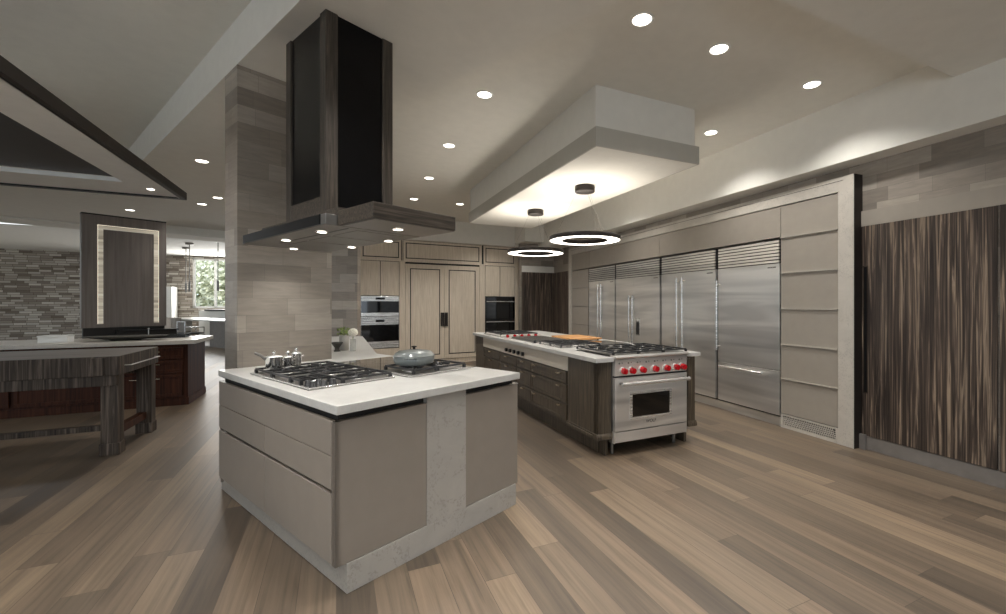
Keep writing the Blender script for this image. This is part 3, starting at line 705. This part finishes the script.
def fridge(x0, x1, label, seam=None, hs=(), hz=(.78, 1.69), drawer=False, disp=None, gz0=1.853):
    t = thing('refrigerator', label, 'refrigerator', F0, rf, 'built-in steel refrigerators in a row')
    g = .014
    box(x0, x1, -.11, -.05, .10, 2.128).build('carcass', 'black', t)
    gr = box(x0+g, x1-g, -.05, -.03, gz0, 2.118).build('grille', 'recess', t)
    m = MB(); n = 7; hgt = (2.116-gz0)/n
    for i in range(n):
        z = gz0+.002+i*hgt
        m.xprof([(-.03, z+.003), (-.008, z+.003), (-.012, z+hgt-.009), (-.03, z+hgt-.009)], x0+g+.006, x1-g-.006)
    m.build('louvres', 'steel', gr)
    z0 = .172 if False else .12
    def door(a, b, z0, z1): return box(a, b, -.05, -.012, z0, z1).build('door', 'steel', t, .003)
    doors = []
    zl = .629 if drawer else z0
    if seam: doors = [door(x0+g, seam-.002, zl, gz0-.006), door(seam+.002, x1-g, zl, gz0-.006)]
    else: doors = [door(x0+g, x1-g, zl, gz0-.006)]
    for k, hx in enumerate(hs):
        d = doors[0] if (len(doors) == 1 or hx < seam) else doors[1]
        h = MB().cyl((hx, .048, hz[0]), (hx, .048, hz[1]), .0115, n=16).build('handle', 'steel_bright', d)
        MB().cyl((hx, -.012, hz[0]+.05), (hx, .048, hz[0]+.05), .009, n=10).cyl((hx, -.012, hz[1]-.05), (hx, .048, hz[1]-.05), .009, n=10).build('handle_post', 'steel', h)
    if drawer:
        d = box(x0+g, x1-g, -.05, -.012, z0, .621).build('freezer_drawer', 'steel', t, .003)
        h = MB().cyl((x0+.20, .048, .575), (x1-.09, .048, .575), .0135, n=16).build('handle', 'steel_bright', d)
        MB().cyl((x0+.25, -.012, .575), (x0+.25, .048, .575), .009, n=10).cyl((x1-.14, -.012, .575), (x1-.14, .048, .575), .009, n=10).build('handle_post', 'steel_dark', h)
    if disp:
        dd = doors[0] if (len(doors) == 1 or disp < seam) else doors[1]
        p = box(disp-.06, disp+.06, -.013, -.008, .84, 1.14).build('water_dispenser', 'steel_bright', dd, .004)
        box(disp-.045, disp+.045, -.0085, -.006, .86, 1.08).build('dispenser_niche', 'black', p)
    np_ = box(x0+.06, x0+.17, -.0125, -.010, gz0-.055, gz0-.04).build('nameplate', 'steel_dark', doors[0])
    text_part('SUB-ZERO', .013, 'chrome', np_, (x0+.115, -.0095, gz0-.0475), (PI/2, 0, PI), .0004)
    return t
fridge(.806, 1.765, 'nearest built-in steel refrigerator with one door and a freezer drawer', hs=(1.715,), drawer=True)
fridge(1.785, 2.965, 'built-in steel refrigerator with two long side-by-side handles, second from the right', seam=2.46, hs=(2.40, 2.52), hz=(.35, 1.77))
fridge(2.985, 4.33, 'built-in steel refrigerator with a water dispenser, third from the right', seam=3.74, hs=(3.69, 3.79), hz=(.55, 1.53), disp=3.60)
fridge(4.35, 5.40, 'farthest built-in steel refrigerator with two doors and paired handles', seam=4.84, hs=(4.79, 4.90), hz=(.55, 1.78))

# ================================================================== TALL CABINETS AT THE REAR
def framed(parent, name, x0, x1, z0, z1, fw=.08, mat='tall_oak', y=-0.004):
    d = box(x0, x1, y+.003, y+.022, z0, z1).build(name, mat, parent, .0015)
    m = MB(); a, b, c, e = x0+fw, x1-fw, z0+fw, z1-fw; g = .02
    m.box(a, b, y, y+.004, c, c+g).box(a, b, y, y+.004, e-g, e).box(a, a+g, y, y+.004, c+g, e-g).box(b-g, b, y, y+.004, c+g, e-g)
    m.build('shadow_groove', 'recess', d)
    return d
def oak_unit(x0, x1, label):
    t = thing('tall_cabinet', label, 'cabinet', G1, rg)
    return t
t = oak_unit(0, .93, 'left tall light-oak cabinet holding the steel microwave and wall oven')
box(0, .93, .02, .60, 0, 2.82).build('carcass', 'tall_oak', t); box(.01, .92, .017, .0205, .1, 2.81).build('shadow_gap', 'recess', t)
box(.0, .05, 0, .02, .1, 2.82).build('stile', 'tall_oak', t); box(.86, .93, 0, .02, .1, 2.34).build('stile', 'tall_oak', t)
box(0, .93, -.01, .02, 2.32, 2.345).build('rail', 'tall_oak', t, .003)
framed(t, 'upper_door', .05, .90, 2.345, 2.80, .05)
box(.06, .451, 0, .02, 1.565, 2.31).build('door', 'tall_oak', t, .002); box(.466, .85, 0, .02, 1.565, 2.31).build('door', 'tall_oak', t, .002)
box(.055, .855, 0, .02, .115, .41).build('drawer', 'tall_oak', t, .002)
box(0, .93, .03, .04, 0, .1).build('toe_kick', 'tall_oak', t)
t = oak_unit(.93, 2.80, 'middle tall light-oak cabinet with two panelled doors and a bronze centre pull')
box(.93, 2.80, .02, .60, 0, 2.82).build('carcass', 'tall_oak', t); box(.94, 2.79, .017, .0205, .1, 2.81).build('shadow_gap', 'recess', t)
box(.93, .985, 0, .02, .1, 2.34).build('stile', 'tall_oak', t); box(2.745, 2.80, 0, .02, .1, 2.34).build('stile', 'tall_oak', t)
box(.93, 2.80, -.01, .02, 2.32, 2.345).build('rail', 'tall_oak', t, .003)
framed(t, 'upper_door', .945, 2.785, 2.345, 2.80, .05)
d1 = framed(t, 'door', .99, 1.872, .11, 2.28, .10); d2 = framed(t, 'door', 1.878, 2.74, .11, 2.28, .10)
m = box(1.785, 1.868, -.035, 0, .865, 1.18).build('pull', 'bronze', d1, .004); m = box(1.882, 1.95, -.035, 0, .865, 1.18).build('pull', 'bronze', d2, .004)
t = oak_unit(2.80, 3.79, 'right tall light-oak cabinet holding the black wall ovens')
box(2.80, 3.79, .02, .60, 0, 2.82).build('carcass', 'tall_oak', t); box(2.81, 3.78, .017, .0205, .1, 2.81).build('shadow_gap', 'recess', t)
box(2.80, 2.885, 0, .02, .1, 2.34).build('stile', 'tall_oak', t); box(3.70, 3.79, 0, .02, .1, 2.82).build('stile', 'tall_oak', t)
box(2.80, 3.79, -.01, .02, 2.32, 2.345).build('rail', 'tall_oak', t, .003)
framed(t, 'upper_door', 2.85, 3.72, 2.345, 2.80, .05)
box(2.895, 3.277, 0, .02, 1.565, 2.31).build('door', 'tall_oak', t, .002); box(3.292, 3.69, 0, .02, 1.565, 2.31).build('door', 'tall_oak', t, .002)
box(2.89, 3.695, 0, .02, .115, .41).build('drawer', 'tall_oak', t, .002)
# ovens
t = thing('microwave_oven', 'steel built-in microwave above the steel wall oven in the left tall cabinet', 'oven', G1, rg)
box(.065, .845, -.012, .02, 1.115, 1.55).build('body', 'steel_bright', t, .003)
box(.07, .84, -.016, -.008, 1.19, 1.44).build('door_glass', 'glass_black', t); box(.36, .55, -.0165, -.01, 1.475, 1.52).build('display', 'glass_black', t)
t = thing('wall_oven', 'steel built-in wall oven under the microwave in the left tall cabinet', 'oven', G1, rg)
box(.065, .845, -.012, .02, .424, 1.105).build('body', 'steel_bright', t, .003)
box(.07, .84, -.018, -.008, .572, .93).build('door_glass', 'glass_black', t); box(.36, .54, -.0165, -.01, .99, 1.04).build('display', 'glass_black', t)
box(.065, .845, -.0135, -.011, 1.07, 1.076).build('seam', 'recess', t)
for zb, zt, lab, nm in ((1.0, 1.548, 'upper black built-in oven with a thin steel bar in the right tall cabinet', 'wall_oven'), (.424, .99, 'lower black built-in oven behind the cooking island, in the right tall cabinet', 'wall_oven')):
    t = thing(nm, lab, 'oven', G1, rg)
    box(2.895, 3.69, -.012, .02, zb, zt).build('door', 'glass_black', t, .003)
    MB().cyl((2.91, -.045, zt-.11 if zb > .9 else zt-.05), (3.675, -.045, zt-.11 if zb > .9 else zt-.05), .012, n=12).build('handle', 'steel_bright', t)
    m = MB()
    for xx in (2.95, 3.63): m.cyl((xx, -.045, zt-.11 if zb > .9 else zt-.05), (xx, -.01, zt-.11 if zb > .9 else zt-.05), .009, n=8)
    m.build('handle_bracket', 'steel_dark', t)

# ================================================================== LEFT: WORK TABLE, WALNUT ISLAND
t = thing('work_table', 'weathered grey-brown butcher-block table on thick square legs at the left edge', 'table', (*pt((-3.852, 3.971), B, A, 0, 0), 0), ra)
TW, TD = 1.5, .97
tb = box(-TW, 0, 0, TD, .735, .91).build('block_top', 'block_oak', t, .006)
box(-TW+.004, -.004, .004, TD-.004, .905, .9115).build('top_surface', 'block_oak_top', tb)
MB().box(-.20, -.10, -.012, .003, .74, .90).build('cleat', 'block_oak', tb, .004)
MB().box(-TW+.05, -.03, .03, .07, .64, .735).box(-TW+.05, -.03, TD-.09, TD-.05, .64, .735).build('apron', 'block_oak', t, .003)
for xx, yy in ((-.15, .06), (-.135, .80), (-TW+.03, .06), (-TW+.03, .80)):
    lg = box(xx, xx+.125, yy, yy+.125, .0, .735).build('leg', 'block_oak', t, .006)
    box(xx-.008, xx+.133, yy-.008, yy+.133, .0, .11).build('foot_block', 'block_oak', lg, .006)
box(-.12, -.05, .17, .82, .16, .23).build('side_stretcher', 'walnut', t, .003); box(-TW+.06, -TW+.13, .17, .82, .16, .23).build('side_stretcher', 'walnut', t, .003)
box(-TW+.1, -.12, .20, .26, .20, .25).build('stretcher', 'block_oak', t, .003)
MB().tube([(.0, .12, .815), (.045, .12, .815), (.045, .85, .815), (.0, .85, .815)], .006, 10).build('towel_bar', 'steel', t)

I0 = (-4.877, 6.006)
t = thing('walnut_island', 'dark walnut island with panelled drawers behind the work table', 'kitchen island', I0, ra)
box(-2.8, 0, 0.0, .86, .09, .835).build('body', 'walnut', t, .003)
box(-2.8, .012, -.012, .872, 0, .10).build('plinth', 'walnut', t, .004)
def wdrawer(x0, x1, z0, z1):
    d = box(x0, x1, -.02, 0, z0, z1).build('drawer', 'walnut', t, .003); f = MB(); w_ = .04
    f.box(x0, x1, -.03, -.019, z0, z0+w_).box(x0, x1, -.03, -.019, z1-w_, z1).box(x0, x0+w_, -.03, -.019, z0+w_, z1-w_).box(x1-w_, x1, -.03, -.019, z0+w_, z1-w_)
    f.build('frame_moulding', 'walnut', d, .003)
    c = (x0+x1)/2
    hm = MB().tube([(c-.15, -.03, z1-.05), (c-.15, -.06, z1-.05), (c+.15, -.06, z1-.05), (c+.15, -.03, z1-.05)], .007, 8).build('pull', 'brass', d)
    return d
for x0_, x1_ in ((-.84, -.05), (-1.68, -.88), (-2.52, -1.72)):
    for z0, z1 in ((.64, .79), (.45, .62), (.13, .43)): wdrawer(x0_, x1_, z0, z1)
t = thing('countertop', 'pale grey countertop with thick edge on the walnut island', 'countertop', I0, ra)
box(-2.85, .09, -.06, .94, .835, .888).build('slab', 'quartz_frame', t, .003)
def on_i(u, v, z=.888): return (*pt(I0, B, A, u, v), z)
t = thing('platter', 'long dark boat-shaped platter on the walnut island', 'platter', on_i(-.75, .30), ra)
MB().lathe([(.0005, .012), (.20, .012), (.42, .045), (.46, .06), (.44, .062), (.20, .026), (.0005, .024)], n=36, sy=.42).build('bowl', 'pottery', t)
MB().lathe([(.10, 0), (.16, 0), (.18, .014)], n=30, sy=.42).build('foot', 'pottery', t)
t = thing('serving_tray', 'flat black tray with upright handle behind the platter on the walnut island', 'tray', on_i(-.62, .66), ra)
MB().box(-.45, .45, -.10, .10, 0, .02).box(-.45, .45, -.10, -.085, .02, .04).box(-.45, .45, .085, .10, .02, .04).build('base', 'black', t, .003)
MB().tube([(0, 0, .02), (0, 0, .13)], .006).ball((0, 0, .135), .012, 6).build('handle', 'steel', t)
t = thing('storage_box', 'white rectangular box at the left edge on the walnut island', 'box', on_i(-1.42, .25), ra)
box(-.14, .14, -.08, .08, 0, .075).build('base', 'paint_far', t, .004); box(-.145, .145, -.085, .085, .075, .092).build('lid', 'paint_far', t, .003)

# dark display panel with the lit frame
PD = (-6.03, 7.0); dd = (.577, .817)
t = thing('display_panel', 'tall dark brown display panel with a glowing shell-inlay frame behind the walnut island', 'display panel', PD, ang(dd))
box(-.95, 0, 0, .10, 1.035, 2.68).build('board', 'panel_brown', t, .003)
m = MB()
for a_, b_, c_, e_ in ((-.78, -.725, 1.09, 2.535), (-.155, -.10, 1.09, 2.535)): m.box(a_, b_, -.006, .001, c_, e_)
m.box(-.725, -.155, -.006, .001, 2.48, 2.535); m.build('shell_frame', 'shell', t)
m = MB().box(-.785, -.78, -.005, .0, 1.09, 2.54).box(-.10, -.095, -.005, .0, 1.09, 2.54).box(-.785, -.095, -.005, 0, 2.535, 2.541); m.build('light_strip', 'strip', t)
box(-.93, -.02, .01, .09, .0, 1.035).build('base', 'recess', t); box(-.95, .0, -.004, .10, 2.68, 2.70).build('cap_rail', 'recess', t, .003)
t = thing('side_cabinet', 'low dark cabinet at the foot of the display panel', 'cabinet', PD, ang(dd))
box(-.60, .10, -.13, -.012, 0, .97).build('body', 'recess', t, .003); box(-.60, .12, -.15, -.012, .97, .99).build('top', 'black', t)

# ceiling-hung canopy at upper left
K = (-3.651, 4.483)
t = thing('ceiling_canopy', 'suspended dark-edged ceiling canopy with pale underside over the work table', 'ceiling canopy', (*K, 2.45), ra)
cw, cd = 2.6, 3.6
m = MB().box(-cw, 0, -.03, 0, 0, .076).box(-.03, 0, -cd, -.03, 0, .076).box(-cw, 0, -cd-.03, -cd, 0, .076).box(-cw-.03, -cw, -cd, 0, 0, .076)
m.build('edge_frame', 'bronze', t, .002)
m = MB().box(-cw, -.03, -.055, -.03, .0, .03).box(-.036, -.03, -cd, -.03, -.003, .01)
m.build('channel_shadow', 'black', t)  # black bars drawn in place of the shadow along the edge channel
m = MB().box(-.32, -.03, -cd, -.055, .015, .05).box(-cw, -.32, -.54, -.055, .015, .05).box(-cw, -.32, -cd, -cd+.4, .015, .05)
m.build('soffit_board', 'paint_far', t)
box(-cw, -.30, -cd, -.52, .06, .07).build('centre_board', 'bronze', t)
box(-.05, -.036, -cd, -.03, .003, .012).build('light_strip', 'steel', t)
hl = MB().lathe([(.0005, -.003), (.022, -.003), (.028, .001)], (-.19, -.33, .014), 20).build('lamp_lens', 'lamp', t)
lo = lamp_spot('lamp', t, 12, 110); lo.location = (-.19, -.33, .0)
for x_, y_ in ((-1.5, -1.9),): MB().cyl((x_, y_, .07), (x_, y_, HR-2.45 if y_ < -1 or x_ > -9 else .7), .008, n=8).build('hanging_rod', 'steel_dark', t)

# ================================================================== FAR DAYLIT ROOM
fd = (.8675, -.4975); rq = ang(fd)
FI = (-10.0, 13.6)
t = thing('far_island', 'grey panelled island with white top in the far daylit room', 'kitchen island', FI, rq)
box(-.75, 1.2, 0, .9, 0, .82).build('body', 'seat_grey', t, .003)
box(-4.4, 1.25, -.05, 1.0, .82, .865).build('top', 'quartz', t, .003)
box(-4.35, -4.25, .0, .9, 0, .82).build('end_leg', 'quartz', t)
st = thing('bar_stool', '', 'stool', (0, 0, 0), 0, 'upholstered stools at the far white counter')
m = MB().xprof([(-.20, .43), (.2, .43), (.2, .5), (-.2, .5)], -.21, .21); m.build('seat', 'taupe', st, .02)
m = MB()
for i in range(8):
    a0, a1 = PI*1.1+i*PI*.8/8, PI*1.1+(i+1)*PI*.8/8
    p = [(.23*math.cos(a), .22*math.sin(a)) for a in (a0, a1)]; q = [(.26*math.cos(a), .25*math.sin(a)) for a in (a0, a1)]
    m.prism([p[0], p[1], q[1], q[0]], .48, .93)
m.build('backrest', 'taupe', st)
for sx in (-.17, .17):
    for sy in (-.16, .16): MB().cyl((sx, sy, .43), (sx*1.15, sy*1.15, 0), .014, n=8).build('leg', 'steel_dark', st)
for i, (xx, lab) in enumerate(((-2.95, 'leftmost grey upholstered stool at the far white counter'), (-2.4, 'middle grey upholstered stool at the far white counter'), (-1.85, 'rightmost grey upholstered stool at the far white counter'))):
    o = st if i == 0 else copy_tree(st)
    p = pt(FI, fd, (.4975, .8675), xx, -.35); o.location = (*p, 0); o.rotation_euler = (0, 0, rq); o['label'] = lab
t = thing('side_chair', 'glossy chrome-framed chair right of the grey stools in the far room', 'chair', (*pt(FI, fd, (.4975, .8675), -1.15, -.35), 0), rq)
MB().box(-.26, .26, -.25, .25, .42, .47).build('seat', 'black', t, .02)
MB().tube([(-.27, -.25, 0), (-.27, -.25, .82), (.27, -.25, .82), (.27, -.25, 0)], .016).tube([(-.27, .25, 0), (-.27, .25, .64), (-.27, -.25, .64)], .016).tube([(.27, .25, 0), (.27, .25, .64), (.27, -.25, .64)], .016).build('frame', 'chrome', t)
MB().box(-.25, .25, -.26, -.24, .5, .8).build('backrest', 'seat_grey', t, .006)
BQ = pt(FI, fd, (.4975, .8675), 0, 1.5)
t = thing('far_bar', 'white raised bar with a dark top below the far window', 'bar', BQ, rq)
box(-5.2, 1.5, 0, .6, 0, 1.10).build('body', 'paint_far', t); box(-4.6, 1.2, -.06, .66, 1.10, 1.16).build('top', 'recess', t, .003)
box(-1.3, -.35, -.02, .0, .72, .99).build('drawer_front', 'recess', t); box(-.2, .4, -.02, .0, .72, .99).build('drawer_front', 'black', t)
t = thing('upright_refrigerator', 'tall pale refrigerator with a grey door against the far stone wall', 'refrigerator', (*pt(FW, B, A, 1.55, -.75), 0), ra)
box(-.45, .28, 0, .7, 0, 2.05).build('body', 'paint_far', t, .01); box(-.44, -.02, -.03, 0, .06, 2.0).build('door', 'steel', t, .004); box(-.2, -.18, -.07, -.05, .6, 1.6).build('handle', 'chrome', t)
for k, (px_, d_, lab) in enumerate(((189.5, 14.2, 'slender pendant with a flat canopy, middle of three before the far window'), (186, 15.3, 'slender pendant with a flat canopy, leftmost of three before the far stone wall'), (218, 13.6, 'slender pendant with a flat canopy, rightmost of three before the far window'))):
    X = (px_-542)/436*d_
    t = thing('pendant_lamp', lab, 'pendant light', (X, d_, 0), 0, 'slender pendants in the far room')
    MB().lathe([(.0005, 3.36), (.11, 3.36), (.11, 3.31), (.0005, 3.30)], n=24).build('canopy', 'steel_dark', t)
    MB().cyl((0, 0, 3.31), (0, 0, 2.1), .012, n=8).build('stem', 'steel_dark', t); MB().cyl((0, 0, 2.1), (0, 0, 1.78), .03, n=14).build('shade', 'steel_dark', t)
# planting outside
for k, (u, v, hgt, rad) in enumerate(((3.2, 4.0, 4.6, 1.6), (5.6, 6.5, 5.4, 2.0), (1.2, 6.0, 5.0, 1.8))):
    t = thing('garden_tree', ('bright green tree filling the far window', 'green tree right of the one in the far window', 'green tree left of the far window')[k], 'tree', (*pt(FW, B, A, u, v), -.1), 0)
    MB().cyl((0, 0, 0), (0, 0, hgt*.55), .1, .06, 10).build('trunk', 'bark', t)
    m = MB()
    for i in range(1500):
        c = Vector([random.gauss(0, 1) for _ in range(3)]).normalized()*rad*random.uniform(.35, 1); c.z = c.z*1.0+hgt*.5
        d1 = Vector([random.gauss(0, 1) for _ in range(3)]).normalized()*.16; d2 = d1.orthogonal().normalized()*.08
        m.add([c-d1, c+d2, c+d1, c-d2], [(0, 1, 2, 3)])
    m.build('foliage', 'treeleaf', t)
t = thing('hedge', 'low pale green hedge outside below the far window', 'hedge', (*pt(FW, B, A, 3.4, 1.8), -.1), ra)
m = MB()
for i in range(900):
    c = Vector((random.uniform(-2.5, 2.5), random.uniform(-.4, .4), random.uniform(.2, 1.75)))
    d1 = Vector([random.gauss(0, 1) for _ in range(3)]).normalized()*.11; d2 = d1.orthogonal().normalized()*.06
    m.add([c-d1, c+d2, c+d1, c-d2], [(0, 1, 2, 3)])
m.build('foliage', 'treeleaf', t)
